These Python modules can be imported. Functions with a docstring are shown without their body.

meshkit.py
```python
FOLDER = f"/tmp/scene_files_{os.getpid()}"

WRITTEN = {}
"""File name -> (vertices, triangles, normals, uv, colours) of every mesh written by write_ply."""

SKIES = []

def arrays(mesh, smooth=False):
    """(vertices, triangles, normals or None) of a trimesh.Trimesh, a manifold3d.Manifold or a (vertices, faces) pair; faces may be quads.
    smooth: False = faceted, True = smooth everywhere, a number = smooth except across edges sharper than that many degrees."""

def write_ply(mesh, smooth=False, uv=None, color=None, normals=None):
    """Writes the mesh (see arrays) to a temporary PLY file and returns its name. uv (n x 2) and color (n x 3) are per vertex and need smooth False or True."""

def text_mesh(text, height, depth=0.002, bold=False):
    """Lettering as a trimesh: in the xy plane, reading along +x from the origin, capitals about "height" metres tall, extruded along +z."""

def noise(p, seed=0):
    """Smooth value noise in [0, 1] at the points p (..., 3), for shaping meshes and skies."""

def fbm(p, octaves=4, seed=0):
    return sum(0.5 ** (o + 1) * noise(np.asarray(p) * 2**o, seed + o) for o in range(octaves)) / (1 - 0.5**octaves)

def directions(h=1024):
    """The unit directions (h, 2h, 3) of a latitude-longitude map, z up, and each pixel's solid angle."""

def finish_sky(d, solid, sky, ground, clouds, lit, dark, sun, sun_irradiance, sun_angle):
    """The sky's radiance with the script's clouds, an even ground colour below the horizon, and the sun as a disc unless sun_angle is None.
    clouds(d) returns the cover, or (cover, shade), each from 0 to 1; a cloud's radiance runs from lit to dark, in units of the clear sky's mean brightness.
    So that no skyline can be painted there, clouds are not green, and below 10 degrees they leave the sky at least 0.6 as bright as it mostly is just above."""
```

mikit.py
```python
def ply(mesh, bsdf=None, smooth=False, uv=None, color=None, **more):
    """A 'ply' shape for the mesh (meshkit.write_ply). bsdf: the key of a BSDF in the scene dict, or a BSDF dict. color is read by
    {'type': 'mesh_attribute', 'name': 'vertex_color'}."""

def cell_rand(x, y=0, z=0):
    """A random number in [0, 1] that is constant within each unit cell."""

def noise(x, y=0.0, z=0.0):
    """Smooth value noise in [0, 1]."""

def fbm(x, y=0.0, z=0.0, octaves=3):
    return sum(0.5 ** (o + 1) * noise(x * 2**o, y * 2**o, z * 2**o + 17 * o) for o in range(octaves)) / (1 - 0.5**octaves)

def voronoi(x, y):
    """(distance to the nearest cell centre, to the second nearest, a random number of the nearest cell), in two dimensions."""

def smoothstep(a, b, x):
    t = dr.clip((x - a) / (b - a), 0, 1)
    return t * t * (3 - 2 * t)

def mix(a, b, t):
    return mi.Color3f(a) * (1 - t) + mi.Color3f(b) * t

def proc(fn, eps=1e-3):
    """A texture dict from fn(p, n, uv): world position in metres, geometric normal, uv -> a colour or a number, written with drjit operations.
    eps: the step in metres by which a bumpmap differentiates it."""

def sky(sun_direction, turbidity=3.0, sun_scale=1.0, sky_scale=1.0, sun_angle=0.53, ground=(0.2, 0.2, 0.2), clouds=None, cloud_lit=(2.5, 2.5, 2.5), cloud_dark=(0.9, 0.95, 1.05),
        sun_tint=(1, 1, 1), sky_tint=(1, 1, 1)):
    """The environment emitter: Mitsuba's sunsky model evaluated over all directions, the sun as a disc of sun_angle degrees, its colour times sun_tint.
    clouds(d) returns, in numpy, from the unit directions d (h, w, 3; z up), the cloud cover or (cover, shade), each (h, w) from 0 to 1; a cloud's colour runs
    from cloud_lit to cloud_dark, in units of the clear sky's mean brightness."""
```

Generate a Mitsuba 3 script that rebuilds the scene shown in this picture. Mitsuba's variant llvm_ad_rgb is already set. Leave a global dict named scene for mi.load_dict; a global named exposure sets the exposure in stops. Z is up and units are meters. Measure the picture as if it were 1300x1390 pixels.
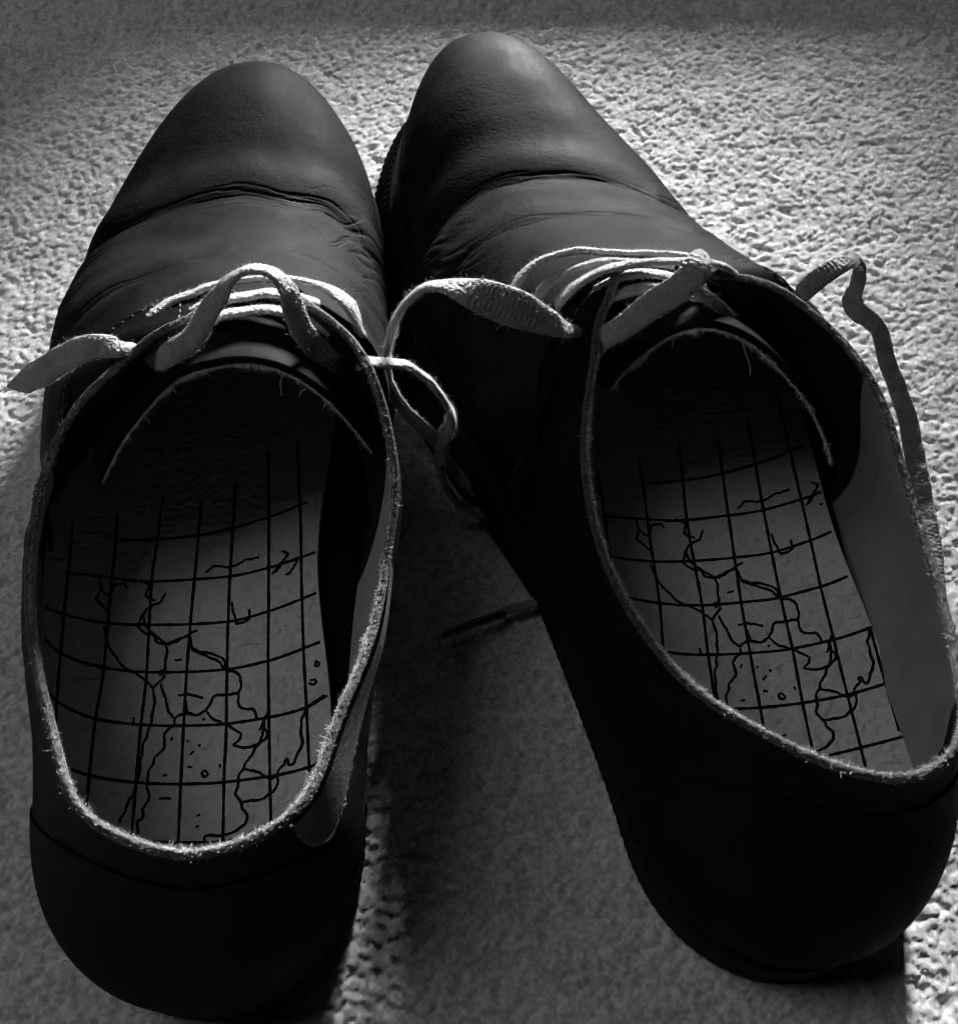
"""Two worn lace-up shoes standing on a looped carpet in low window light (monochrome)."""
import math
import numpy as np
import trimesh
import drjit as dr
import mitsuba as mi
import mikit
import meshkit
from scipy.interpolate import PchipInterpolator as PC, CubicSpline as CS
from scipy.spatial import cKDTree

T = mi.ScalarTransform4f
scene, labels = {'type': 'scene'}, {}

# ---------------------------------------------------------------- camera, light, exposure
PITCH = math.radians(61.02354)
CAM = [0.0, 0.0, 0.3185]
scene['camera'] = {
    'type': 'thinlens', 'aperture_radius': 0.0007, 'focus_distance': 0.33, 'fov': 2 * math.degrees(math.atan(650 / 1600)), 'fov_axis': 'x',
    'near_clip': 0.02, 'far_clip': 60.0,
    'to_world': T().look_at(origin=CAM, target=[0, math.cos(PITCH), CAM[2] - math.sin(PITCH)], up=[0, math.sin(PITCH), math.cos(PITCH)])}
exposure = 2.0
# low window light: unseen panel behind an added mask, shaped to dim carpet edges
MASK_Y, SILL, BLIND = 0.742, 0.152, 0.386
MASK_X0, MASK_X1 = 0.040, 0.218
PANEL_Y, PANEL_X0, PANEL_X1, PANEL_Z0, PANEL_Z1, PANEL_L = 2.2, 0.235, 0.880, 0.470, 0.810, 152.0
# the second, weaker light: a wide round lamp overhead, to the left and ahead of the shoes
FILL_L, FILL_P, FILL_R = 0.36, [-0.90, 0.55, 1.5], 0.6


def area(l):
    return {'type': 'area', 'radiance': {'type': 'rgb', 'value': [l, l, l]}}


# ---------------------------------------------------------------- measured lines (metres; rims, tongues, creases, seams and map in each shoe's own frame)
DATA = {
    'rim': [[[[0.0082,0.1489,0.074],[0.0036,0.1386,0.083],[0.0008,0.1297,0.089],[-0.0065,0.1269,0.088],[-0.0134,0.1236,0.085],[-0.0217,0.1203,0.08],[-0.0304,0.1153,0.074],[-0.0388,0.1011,0.067],[-0.0421,0.0774,0.062],[-0.0398,0.0598,0.062],[-0.0353,0.044,0.064],[-0.03,0.0288,0.067],[-0.0253,0.0185,0.07],[-0.0148,0.0089,0.073],[-0.0008,0.0034,0.074]],[[0.0229,0.148,0.074],[0.0272,0.1386,0.083],[0.0302,0.1311,0.089],[0.039,0.1224,0.087],[0.0437,0.1148,0.083],[0.0472,0.1009,0.074],[0.0476,0.0897,0.068],[0.0444,0.0742,0.063],[0.041,0.0592,0.062],[0.0366,0.0457,0.064],[0.0295,0.0275,0.068],[0.0231,0.0124,0.0715],[0.0126,0.0053,0.0735],[-0.0008,0.0034,0.074]]],[[[-0.0034,0.1565,0.075],[-0.0117,0.1515,0.084],[-0.0167,0.1459,0.09],[-0.0203,0.1399,0.089],[-0.0239,0.1346,0.085],[-0.0277,0.1261,0.079],[-0.0325,0.1139,0.072],[-0.0359,0.0966,0.066],[-0.0356,0.0773,0.063],[-0.0312,0.0563,0.064],[-0.0244,0.0407,0.067],[-0.0165,0.0304,0.07],[-0.0074,0.0206,0.073],[0.0037,0.0138,0.074]],[[0.0061,0.1543,0.075],[0.005,0.1466,0.084],[0.0035,0.14,0.09],[0.0138,0.1372,0.089],[0.0226,0.1325,0.087],[0.0298,0.1264,0.083],[0.0367,0.1188,0.078],[0.0433,0.1041,0.07],[0.0434,0.0895,0.065],[0.0431,0.0782,0.062],[0.0417,0.0643,0.061],[0.0387,0.0485,0.062],[0.0327,0.0313,0.066],[0.0256,0.0192,0.07],[0.0164,0.0134,0.073],[0.0037,0.0138,0.074]]]],
    'tongue': [[[-0.0267,0.0994,0.066],[-0.0197,0.109,0.072],[-0.0121,0.1141,0.078],[-0.0027,0.1177,0.084],[0.006,0.1176,0.0875],[0.0151,0.1168,0.089],[0.0237,0.1143,0.088],[0.0311,0.1103,0.085],[0.0375,0.1055,0.08],[0.0414,0.102,0.075],[0.0448,0.0996,0.069]],[[-0.0246,0.1254,0.07],[-0.0205,0.1266,0.076],[-0.0133,0.1278,0.083],[-0.0066,0.1274,0.088],[0.001,0.1256,0.09],[0.0087,0.1222,0.088],[0.0154,0.1173,0.084],[0.0211,0.1112,0.079],[0.0258,0.1041,0.073],[0.0279,0.093,0.066]]],
    'map': {"grid":[[[-0.0458,0.1136],[-0.046,0.0995],[-0.0463,0.0845],[-0.0464,0.0684],[-0.0463,0.0497],[-0.0467,0.0375],[-0.0471,0.027]],[[-0.0333,0.1155],[-0.0338,0.1022],[-0.0344,0.088],[-0.035,0.0672],[-0.0363,0.0536],[-0.0371,0.035],[-0.0377,0.0249],[-0.0382,0.0161]],[[-0.0208,0.1204],[-0.022,0.1069],[-0.0232,0.0925],[-0.0236,0.0661],[-0.0246,0.0508],[-0.0252,0.0362],[-0.0257,0.023],[-0.026,0.0177],[-0.0263,0.013]],[[-0.0097,0.1186],[-0.0103,0.1087],[-0.011,0.0979],[-0.0122,0.0793],[-0.013,0.065],[-0.0135,0.0497],[-0.0139,0.0342],[-0.0143,0.0173],[-0.0144,0.015],[-0.0145,0.013]],[[0.0001,0.124],[-0.0003,0.1147],[-0.0008,0.1047],[-0.0016,0.0875],[-0.0022,0.0639],[-0.0023,0.0485],[-0.0029,0.0339],[-0.0031,0.0184],[-0.0032,0.0154],[-0.0032,0.0127]],[[0.01,0.1322],[0.0099,0.1198],[0.0097,0.1067],[0.0093,0.0808],[0.0089,0.0646],[0.0089,0.0499],[0.0089,0.0343],[0.009,0.0241],[0.009,0.0172],[0.0091,0.0111]],[[0.0187,0.1334],[0.0188,0.121],[0.0189,0.1077],[0.0186,0.0835],[0.0186,0.0689],[0.0189,0.0506],[0.0191,0.0357],[0.0193,0.0285],[0.0194,0.0222]],[[-0.0468,0.0979],[-0.0356,0.0956],[-0.0245,0.0934],[-0.0135,0.0929],[-0.0016,0.0927],[0.0095,0.0939],[0.0216,0.0966],[0.0338,0.0993]],[[-0.0553,0.0888],[-0.0502,0.0866],[-0.045,0.0844],[-0.0341,0.0815],[-0.0224,0.08],[-0.012,0.0792],[-0.0016,0.0789],[0.0093,0.0806],[0.022,0.084],[0.0349,0.0874]],[[-0.059,0.0876],[-0.0548,0.0826],[-0.0507,0.0777],[-0.0468,0.0737],[-0.0351,0.0686],[-0.0236,0.0663],[-0.013,0.0654],[-0.0024,0.065],[0.0091,0.0661],[0.0232,0.0695],[0.0375,0.073]],[[-0.0563,0.0701],[-0.0527,0.0664],[-0.0492,0.0628],[-0.0458,0.0593],[-0.0363,0.0542],[-0.0246,0.0516],[-0.0135,0.0503],[-0.0023,0.0496],[0.0089,0.0501],[0.0189,0.0516],[0.0237,0.0537],[0.0285,0.0558]],[[-0.0557,0.0498],[-0.0495,0.0459],[-0.0434,0.042],[-0.037,0.039],[-0.0252,0.0362],[-0.0135,0.0347],[-0.0027,0.0341],[0.0089,0.0343],[0.0193,0.0355],[0.0232,0.0369],[0.0272,0.0383]],[[-0.0474,0.0282],[-0.0396,0.0255],[-0.0319,0.0228],[-0.0242,0.0211],[-0.0144,0.0199],[-0.003,0.019],[0.0031,0.0193],[0.0138,0.0201],[0.0246,0.021]],[[-0.0336,0.1071],[-0.0241,0.1066],[-0.0125,0.1067],[-0.0003,0.1082],[0.0097,0.1102],[0.0212,0.1136]]],"coast":[[[-0.0342,0.0751],[-0.0319,0.0713],[-0.0302,0.0685],[-0.0243,0.0644],[-0.0218,0.0616],[-0.0198,0.0631],[-0.0187,0.0652]],[[-0.0218,0.0616],[-0.0211,0.058],[-0.0223,0.0514],[-0.024,0.0449],[-0.0245,0.0377],[-0.0259,0.0331],[-0.029,0.026]],[[-0.0198,0.0627],[-0.0185,0.0586],[-0.0176,0.0543],[-0.0159,0.0523],[-0.014,0.0539],[-0.0107,0.0528],[-0.0075,0.0537],[-0.0056,0.0578],[-0.0023,0.058],[0.0009,0.0575],[0.0017,0.0605],[0.0013,0.0627],[0.0001,0.0639],[-0.002,0.0643]],[[0.0009,0.0575],[0.0009,0.055],[0.0017,0.0532],[0.0049,0.0529],[0.0055,0.0503]],[[-0.0075,0.0537],[-0.0055,0.051],[-0.0023,0.0494],[0.0018,0.0461],[-0.0006,0.0434],[0.004,0.0423],[0.0064,0.0435],[0.0074,0.0459],[0.0074,0.0497]],[[0.0074,0.0476],[0.0087,0.0462],[0.0084,0.0446],[0.0056,0.0428],[0.0032,0.0393],[0.0012,0.0359],[0.0001,0.0304],[0.002,0.0279],[0.0016,0.0272],[0.0031,0.0251],[0.002,0.0221],[-0.0022,0.0206],[-0.0077,0.0208],[-0.0077,0.0181],[-0.0083,0.0166]],[[0.0012,0.0288],[0.0062,0.0283],[0.0086,0.0296],[0.0098,0.0307],[0.011,0.0325],[0.0106,0.035],[0.013,0.0371],[0.0125,0.0382],[0.0138,0.0384],[0.0138,0.0364],[0.0154,0.0373],[0.0175,0.0424],[0.0172,0.0474],[0.0185,0.0507],[0.0206,0.0526],[0.0237,0.0544]],[[0.002,0.0374],[0.0055,0.0359],[0.009,0.0335],[0.011,0.0349]],[[-0.0159,0.0523],[-0.0159,0.0508],[-0.0186,0.0485],[-0.0183,0.0452],[-0.0208,0.0422],[-0.0222,0.0383],[-0.0225,0.0359],[-0.0216,0.0318],[-0.0234,0.0289],[-0.023,0.0273],[-0.0246,0.0263],[-0.0239,0.0232],[-0.0255,0.0229]],[[-0.0342,0.0751],[-0.0347,0.0779],[-0.0357,0.0807]],[[-0.0266,0.0802],[-0.024,0.0773],[-0.0219,0.0768],[-0.0214,0.0747],[-0.0189,0.074],[-0.0156,0.0746],[-0.0124,0.0761]],[[-0.0189,0.074],[-0.018,0.0717],[-0.0189,0.0691],[-0.0187,0.0665],[-0.0207,0.0658]],[[-0.0122,0.0756],[-0.0115,0.0719],[-0.0098,0.0709],[-0.0065,0.0701],[-0.0032,0.068],[-0.0024,0.0648]],[[0.0103,0.0919],[0.0125,0.0941],[0.0138,0.0959],[0.0152,0.0977],[0.013,0.0989]],[[0.0112,0.0923],[0.0138,0.095],[0.0164,0.0952],[0.0177,0.096],[0.0159,0.0919],[0.0141,0.0911]],[[-0.0078,0.0379],[-0.0067,0.0367],[-0.0077,0.0358],[-0.0088,0.0369],[-0.0078,0.0379]],[[0.0218,0.0644],[0.023,0.0636],[0.0224,0.0623],[0.0216,0.0629],[0.0218,0.0644]],[[0.02,0.0591],[0.0216,0.0593],[0.022,0.058],[0.0207,0.0574],[0.0196,0.0583]],[[-0.0098,0.0261],[-0.0088,0.0265]],[[-0.0086,0.0514],[-0.0078,0.0516]],[[-0.0123,0.0392],[-0.011,0.0388]],[[-0.0185,0.0374],[-0.0173,0.0374]],[[-0.0193,0.0315],[-0.0166,0.0313]],[[-0.0096,0.0443],[-0.0089,0.0447]],[[-0.0117,0.0422],[-0.0106,0.0432]],[[-0.004,0.039],[-0.0039,0.038]],[[-0.0167,0.0465],[-0.0163,0.0475]],[[-0.0126,0.0463],[-0.0121,0.0458]],[[-0.0169,0.0314],[-0.0162,0.0309]],[[-0.0099,0.0235],[-0.0091,0.0234]],[[-0.0265,0.0539],[-0.0264,0.0514]],[[-0.0215,0.0659],[-0.0191,0.0667],[-0.0187,0.0656],[-0.0203,0.0649]],[[-0.0163,0.0689],[-0.0143,0.0691]],[[-0.0132,0.0177],[-0.0109,0.0172],[-0.009,0.0167]],[[-0.0266,0.0802],[-0.0242,0.0851],[-0.0209,0.0866],[-0.0193,0.0892]],[[-0.0084,0.0948],[-0.0059,0.0965],[-0.0016,0.0955],[0.0035,0.0974],[0.007,0.0976]],[[-0.0373,0.0967],[-0.0369,0.0921],[-0.0383,0.0893],[-0.0347,0.0848]],[[-0.0369,0.0921],[-0.0344,0.0895],[-0.0335,0.093],[-0.0308,0.0935],[-0.0298,0.0913]],[[-0.0253,0.0841],[-0.0243,0.0795],[-0.0218,0.0767],[-0.0185,0.0737],[-0.0144,0.0754],[-0.0102,0.0771]],[[-0.012,0.0721],[-0.0082,0.0696],[-0.0044,0.0675],[-0.0031,0.0647]],[[-0.0152,0.0591],[-0.0126,0.0591],[-0.0112,0.0584],[-0.0085,0.0575]],[[-0.0009,0.0848],[0.0003,0.0777],[0.0041,0.079],[0.0037,0.082]],[[-0.0263,0.0943],[-0.0235,0.0923],[-0.0249,0.089],[-0.0222,0.0873]],[[-0.0131,0.0574],[-0.0125,0.0537],[-0.0102,0.0528]],[[0.0063,0.0469],[0.0077,0.0493],[0.0086,0.0514]]]},
    'map_affine': [[1.0274,0.1391,0.0109],[-0.0769,0.9819,0.0144]],
    'lace': [[["row",[[-0.0897,0.1867,0.07,-0.6,-0.1,0.8,0.004],[-0.0857,0.1867,0.078,-0.6,0.1,0.8,0.005],[-0.0841,0.1868,0.0815,-0.5,0.3,0.8,0.006],[-0.0797,0.1901,0.083,-0.2,0.6,0.8,0.006],[-0.0715,0.1945,0.084,0,0.75,0.7,0.006],[-0.0642,0.1979,0.083,0,0.8,0.6,0.006],[-0.0563,0.1989,0.083,0,0.8,0.6,0.006],[-0.0469,0.1987,0.083,0,0.8,0.6,0.006],[-0.0385,0.1968,0.082,0.2,0.7,0.7,0.006],[-0.0332,0.192,0.082,0.4,0.4,0.8,0.006],[-0.0314,0.19,0.078,0.6,0.1,0.8,0.005],[-0.0315,0.1929,0.07,0.6,0.1,0.8,0.004]]],["row",[[-0.0765,0.1792,0.083,0,0.5,0.8,0.006],[-0.0672,0.182,0.087,0,0.6,0.8,0.006],[-0.06,0.1846,0.088,0,0.6,0.8,0.006],[-0.0519,0.1853,0.088,0,0.6,0.8,0.006],[-0.0437,0.1838,0.087,0,0.6,0.8,0.006],[-0.0366,0.1811,0.084,0,0.5,0.8,0.006]]],["row",[[-0.0771,0.1875,0.08,0,0.5,0.8,0.006],[-0.0673,0.1888,0.086,0,0.6,0.8,0.006],[-0.0589,0.1903,0.087,0,0.6,0.8,0.006],[-0.0498,0.1906,0.087,0,0.6,0.8,0.006],[-0.0409,0.1904,0.084,0,0.6,0.8,0.006]]],["bow",[[-0.0852,0.1793,0.073,-0.3,-0.5,0.8,0.005],[-0.0802,0.1751,0.08,-0.3,-0.5,0.8,0.0056],[-0.075,0.1721,0.0865,-0.3,-0.5,0.8,0.006],[-0.0703,0.1734,0.09,-0.4,-0.5,0.8,0.0062],[-0.0651,0.1762,0.096,-0.5,-0.5,0.7,0.0062],[-0.0601,0.1783,0.103,-0.6,-0.2,0.7,0.006],[-0.0548,0.1804,0.107,-0.3,0.5,0.8,0.0058],[-0.0501,0.1808,0.108,0.1,0.6,0.8,0.0058],[-0.0464,0.1799,0.106,0.4,0.3,0.8,0.0058],[-0.0443,0.1784,0.101,0.6,-0.2,0.7,0.006],[-0.0431,0.1761,0.094,0.6,-0.5,0.7,0.006],[-0.0406,0.1752,0.087,0.5,-0.5,0.7,0.006],[-0.0374,0.1738,0.083,0.4,-0.5,0.8,0.0056],[-0.0344,0.175,0.077,0.4,-0.5,0.8,0.005],[-0.0327,0.1782,0.07,0.4,-0.5,0.8,0.0046]]],["loop",[[-0.0856,0.187,0.074,-0.2,0.1,1,0.004],[-0.0856,0.1801,0.08,-0.2,0.1,1,0.0046],[-0.0883,0.1751,0.086,-0.2,-0.1,1,0.0056],[-0.0937,0.1755,0.086,-0.3,-0.3,0.9,0.0062],[-0.1022,0.1773,0.08,-0.4,-0.5,0.8,0.007],[-0.1131,0.1791,0.07,-0.5,-0.6,0.7,0.0074],[-0.1199,0.1818,0.062,-0.5,-0.6,0.6,0.0066],[-0.1253,0.1848,0.056,-0.6,-0.6,0.5,0.0034],[-0.128,0.1864,0.053,-0.6,-0.6,0.5,0.0012]]],["end",[[-0.0298,0.1753,0.079,0.4,0,0.9,0.005],[-0.0248,0.1751,0.08,0.2,0.5,0.8,0.0052],[-0.0194,0.1758,0.078,0.3,0.6,0.7,0.0052],[-0.0132,0.1759,0.071,0.5,0.6,0.6,0.0054],[-0.009,0.1766,0.06,0.8,0.4,0.4,0.0056],[-0.0074,0.1778,0.05,0.9,0.1,0.3,0.0056],[-0.0095,0.1785,0.04,0.9,0.2,0.3,0.0054],[-0.0112,0.1778,0.022,0.8,0.3,0.4,0.0048],[-0.0066,0.1746,0.01,0.8,0.3,0.5,0.004],[0.0034,0.1723,0.005,0.6,0,0.8,0.0036]]]],[["row",[[0.0086,0.2093,0.062,-0.6,-0.2,0.8,0.0036],[0.0087,0.2053,0.07,-0.6,-0.2,0.8,0.0048],[0.0097,0.2039,0.075,-0.6,0.2,0.8,0.006],[0.0139,0.2063,0.079,-0.4,0.6,0.7,0.006],[0.0221,0.2084,0.082,-0.1,0.8,0.6,0.006],[0.0344,0.2071,0.084,0,0.8,0.6,0.006],[0.0477,0.2061,0.084,0,0.8,0.6,0.006],[0.0594,0.2057,0.082,0.1,0.8,0.6,0.006],[0.0679,0.2061,0.078,0.4,0.6,0.7,0.006],[0.0734,0.2099,0.07,0.6,0.3,0.7,0.005],[0.0777,0.2157,0.06,0.6,0.3,0.7,0.004]]],["row",[[0.0155,0.2041,0.064,-0.6,-0.2,0.8,0.0036],[0.0156,0.2007,0.072,-0.6,-0.2,0.8,0.0048],[0.017,0.2003,0.077,-0.6,0.2,0.8,0.006],[0.022,0.2026,0.081,-0.3,0.6,0.7,0.006],[0.0294,0.2037,0.084,-0.1,0.7,0.7,0.006],[0.0397,0.2033,0.085,0,0.7,0.7,0.006],[0.05,0.2016,0.085,0,0.7,0.7,0.006]]],["row",[[0.0202,0.1995,0.066,-0.6,-0.2,0.8,0.0036],[0.0203,0.1961,0.074,-0.6,-0.2,0.8,0.0048],[0.0214,0.1951,0.08,-0.6,0.2,0.8,0.006],[0.0261,0.1959,0.086,-0.3,0.5,0.8,0.006],[0.0327,0.1959,0.091,-0.1,0.6,0.8,0.006],[0.0418,0.1955,0.094,0,0.7,0.7,0.006],[0.0505,0.1939,0.096,0,0.7,0.7,0.006],[0.0563,0.1947,0.094,0.1,0.7,0.7,0.006],[0.0646,0.1953,0.089,0.2,0.6,0.7,0.004]]],["row",[[0.0304,0.1957,0.084,0,0.5,0.8,0.006],[0.0361,0.1956,0.088,0,0.6,0.8,0.006],[0.0425,0.196,0.089,0,0.6,0.8,0.006],[0.0491,0.1954,0.088,0,0.6,0.8,0.006],[0.0562,0.1957,0.084,0,0.5,0.8,0.006]]],["row",[[0.0282,0.1913,0.08,0,0.4,0.9,0.006],[0.0368,0.1907,0.088,0,0.5,0.8,0.006],[0.044,0.191,0.089,0,0.5,0.8,0.006],[0.0514,0.1904,0.088,0,0.5,0.8,0.006],[0.0588,0.1908,0.083,0,0.5,0.8,0.006]]],["bow",[[0.0293,0.1845,0.071,-0.4,-0.5,0.8,0.0046],[0.0303,0.1813,0.079,-0.4,-0.5,0.8,0.005],[0.0319,0.1787,0.086,-0.4,-0.5,0.8,0.0058],[0.0354,0.1783,0.0905,-0.4,-0.5,0.8,0.0062],[0.0401,0.1785,0.096,-0.3,-0.6,0.7,0.0066],[0.0452,0.1784,0.102,-0.2,-0.6,0.7,0.0068],[0.0486,0.1795,0.107,-0.1,-0.4,0.9,0.0066],[0.0505,0.183,0.108,0.2,0.3,0.9,0.0058],[0.0529,0.1852,0.106,0.7,0.2,0.6,0.005],[0.0537,0.1846,0.102,0.7,-0.3,0.6,0.0044],[0.0522,0.1848,0.097,0.3,-0.6,0.7,0.0036],[0.0566,0.1848,0.092,0.3,-0.5,0.8,0.0032],[0.0622,0.1842,0.086,0.3,-0.5,0.8,0.003],[0.0669,0.1831,0.08,0.3,-0.5,0.8,0.003]]],["loop",[[0.0283,0.192,0.07,0.1,-0.2,1,0.0026],[0.025,0.1847,0.08,0.1,-0.2,1,0.003],[0.0219,0.1815,0.085,0.1,-0.3,1,0.0042],[0.0152,0.1798,0.091,0.1,-0.5,0.9,0.0074],[0.0079,0.1796,0.096,0.1,-0.6,0.8,0.0092],[0.0009,0.1802,0.099,0.1,-0.5,0.9,0.0084],[-0.0052,0.1819,0.1,0,0.1,1,0.0066],[-0.0106,0.1844,0.098,-0.3,0.6,0.7,0.0056],[-0.0162,0.1862,0.092,-0.7,0.5,0.5,0.0054],[-0.0208,0.1869,0.082,-0.9,0.3,0.3,0.0054],[-0.0235,0.1883,0.07,-0.9,0.2,0.3,0.0054],[-0.0248,0.1892,0.058,-0.9,-0.1,0.3,0.0054],[-0.0235,0.1886,0.046,-0.7,-0.5,0.4,0.0052],[-0.0186,0.1861,0.036,-0.5,-0.7,0.5,0.005],[-0.0125,0.1848,0.027,-0.3,-0.7,0.6,0.0048],[-0.0084,0.1836,0.014,-0.3,-0.5,0.8,0.0036],[0.0023,0.1775,0.005,-0.2,0,1,0.0034],[0.0138,0.1658,0.003,0,0,1,0.0034],[0.0193,0.1534,0.003,0,0,1,0.0034],[0.0173,0.145,0.003,0,0,1,0.0032],[0.0108,0.1424,0.003,0,0,1,0.0028],[0.0056,0.1394,0.004,0,0,1,0.0022]]],["end",[[0.0805,0.1998,0.07,0.5,0.2,0.8,0.005],[0.084,0.2005,0.074,0.4,0.2,0.9,0.0052],[0.0888,0.2031,0.078,0.3,-0.3,0.9,0.0056],[0.0954,0.2086,0.078,0.2,-0.1,1,0.0056],[0.1007,0.2129,0.074,0.5,-0.1,0.8,0.0056],[0.1052,0.2148,0.066,0.5,-0.7,0.5,0.0058],[0.1071,0.2175,0.054,0.2,-0.9,0.4,0.006],[0.1122,0.2193,0.043,0.1,-0.9,0.5,0.0058],[0.1198,0.2206,0.035,0.1,-0.7,0.7,0.0052],[0.1242,0.2156,0.027,0.0,-0.9,0.4,0.0052],[0.1301,0.2061,0.018,-0.1,-0.9,0.3,0.0056],[0.1336,0.1858,0.01,-0.2,-0.8,0.4,0.0062],[0.1344,0.1712,0.007,-0.3,-0.6,0.6,0.0066],[0.1341,0.1568,0.006,-0.3,-0.3,0.9,0.0066],[0.1327,0.1401,0.006,-0.2,0,1,0.006]]]]],
    'aglet': [[0.0073,0.1403,0.004],[-0.0011,0.1369,0.005],[-0.0106,0.133,0.005]],
    'crease': [[[[-0.0308,0.1974,0.054],[-0.0189,0.1991,0.054],[-0.0048,0.2018,0.054],[0.0084,0.2038,0.054],[0.0195,0.2018,0.054],[0.0305,0.2025,0.054],[0.0392,0.1977,0.054],[0.0465,0.1896,0.054]],[[-0.0367,0.1582,0.062],[-0.0268,0.1611,0.062],[-0.0148,0.1625,0.062],[-0.0006,0.1677,0.062],[0.0138,0.1721,0.062],[0.0242,0.1719,0.062],[0.0345,0.169,0.062],[0.0445,0.1618,0.062]]],[[[-0.0544,0.2091,0.054],[-0.043,0.2149,0.054],[-0.0288,0.2165,0.054],[-0.0155,0.2146,0.054],[-0.0027,0.2104,0.054],[0.0093,0.2039,0.054],[0.0171,0.199,0.054]],[[-0.0534,0.1873,0.06],[-0.0438,0.1915,0.06],[-0.0323,0.1937,0.06],[-0.0175,0.1911,0.06],[-0.0032,0.1869,0.06],[0.0082,0.1805,0.06],[0.017,0.1736,0.06]]]],
    'seam': [[[[-0.0412,0.1287,0.066],[-0.0334,0.1398,0.066],[-0.0251,0.148,0.066],[-0.0156,0.1549,0.066],[-0.0037,0.158,0.066],[0.0103,0.1603,0.066]],[[0.0486,0.1373,0.068],[0.046,0.143,0.068],[0.0404,0.1494,0.068],[0.0346,0.1543,0.068],[0.0247,0.1574,0.068]]],[[[-0.0554,0.1588,0.064],[-0.0498,0.1653,0.064],[-0.0433,0.1709,0.064],[-0.0347,0.1757,0.064],[-0.0256,0.178,0.064],[-0.0153,0.1766,0.064]],[[0.0311,0.1547,0.066],[0.0247,0.1608,0.066],[0.0175,0.165,0.066],[0.006,0.1693,0.066]]]],
}


# ---------------------------------------------------------------- materials (all greys: the picture is monochrome)
def grey(v):
    return {'type': 'rgb', 'value': [v, v, v]}


def tex(fn, lo, hi):
    return mikit.proc(lambda p, n, uv: mi.Color3f(lo + (hi - lo) * fn(p)))


fb = mikit.fbm
nz = mikit.noise


def scuffs(p):       # scuffed, unevenly polished leather: cloudy wear and fine scratches
    a = mikit.smoothstep(.25, .75, fb(p.x * 70, p.y * 70, p.z * 70, 4))
    b = nz(p.x * 1400 + 7 * nz(p.x * 120, p.y * 120), p.y * 260, p.z * 600)
    return dr.clip(0.75 * a + 0.25 * b, 0, 1)


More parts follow.
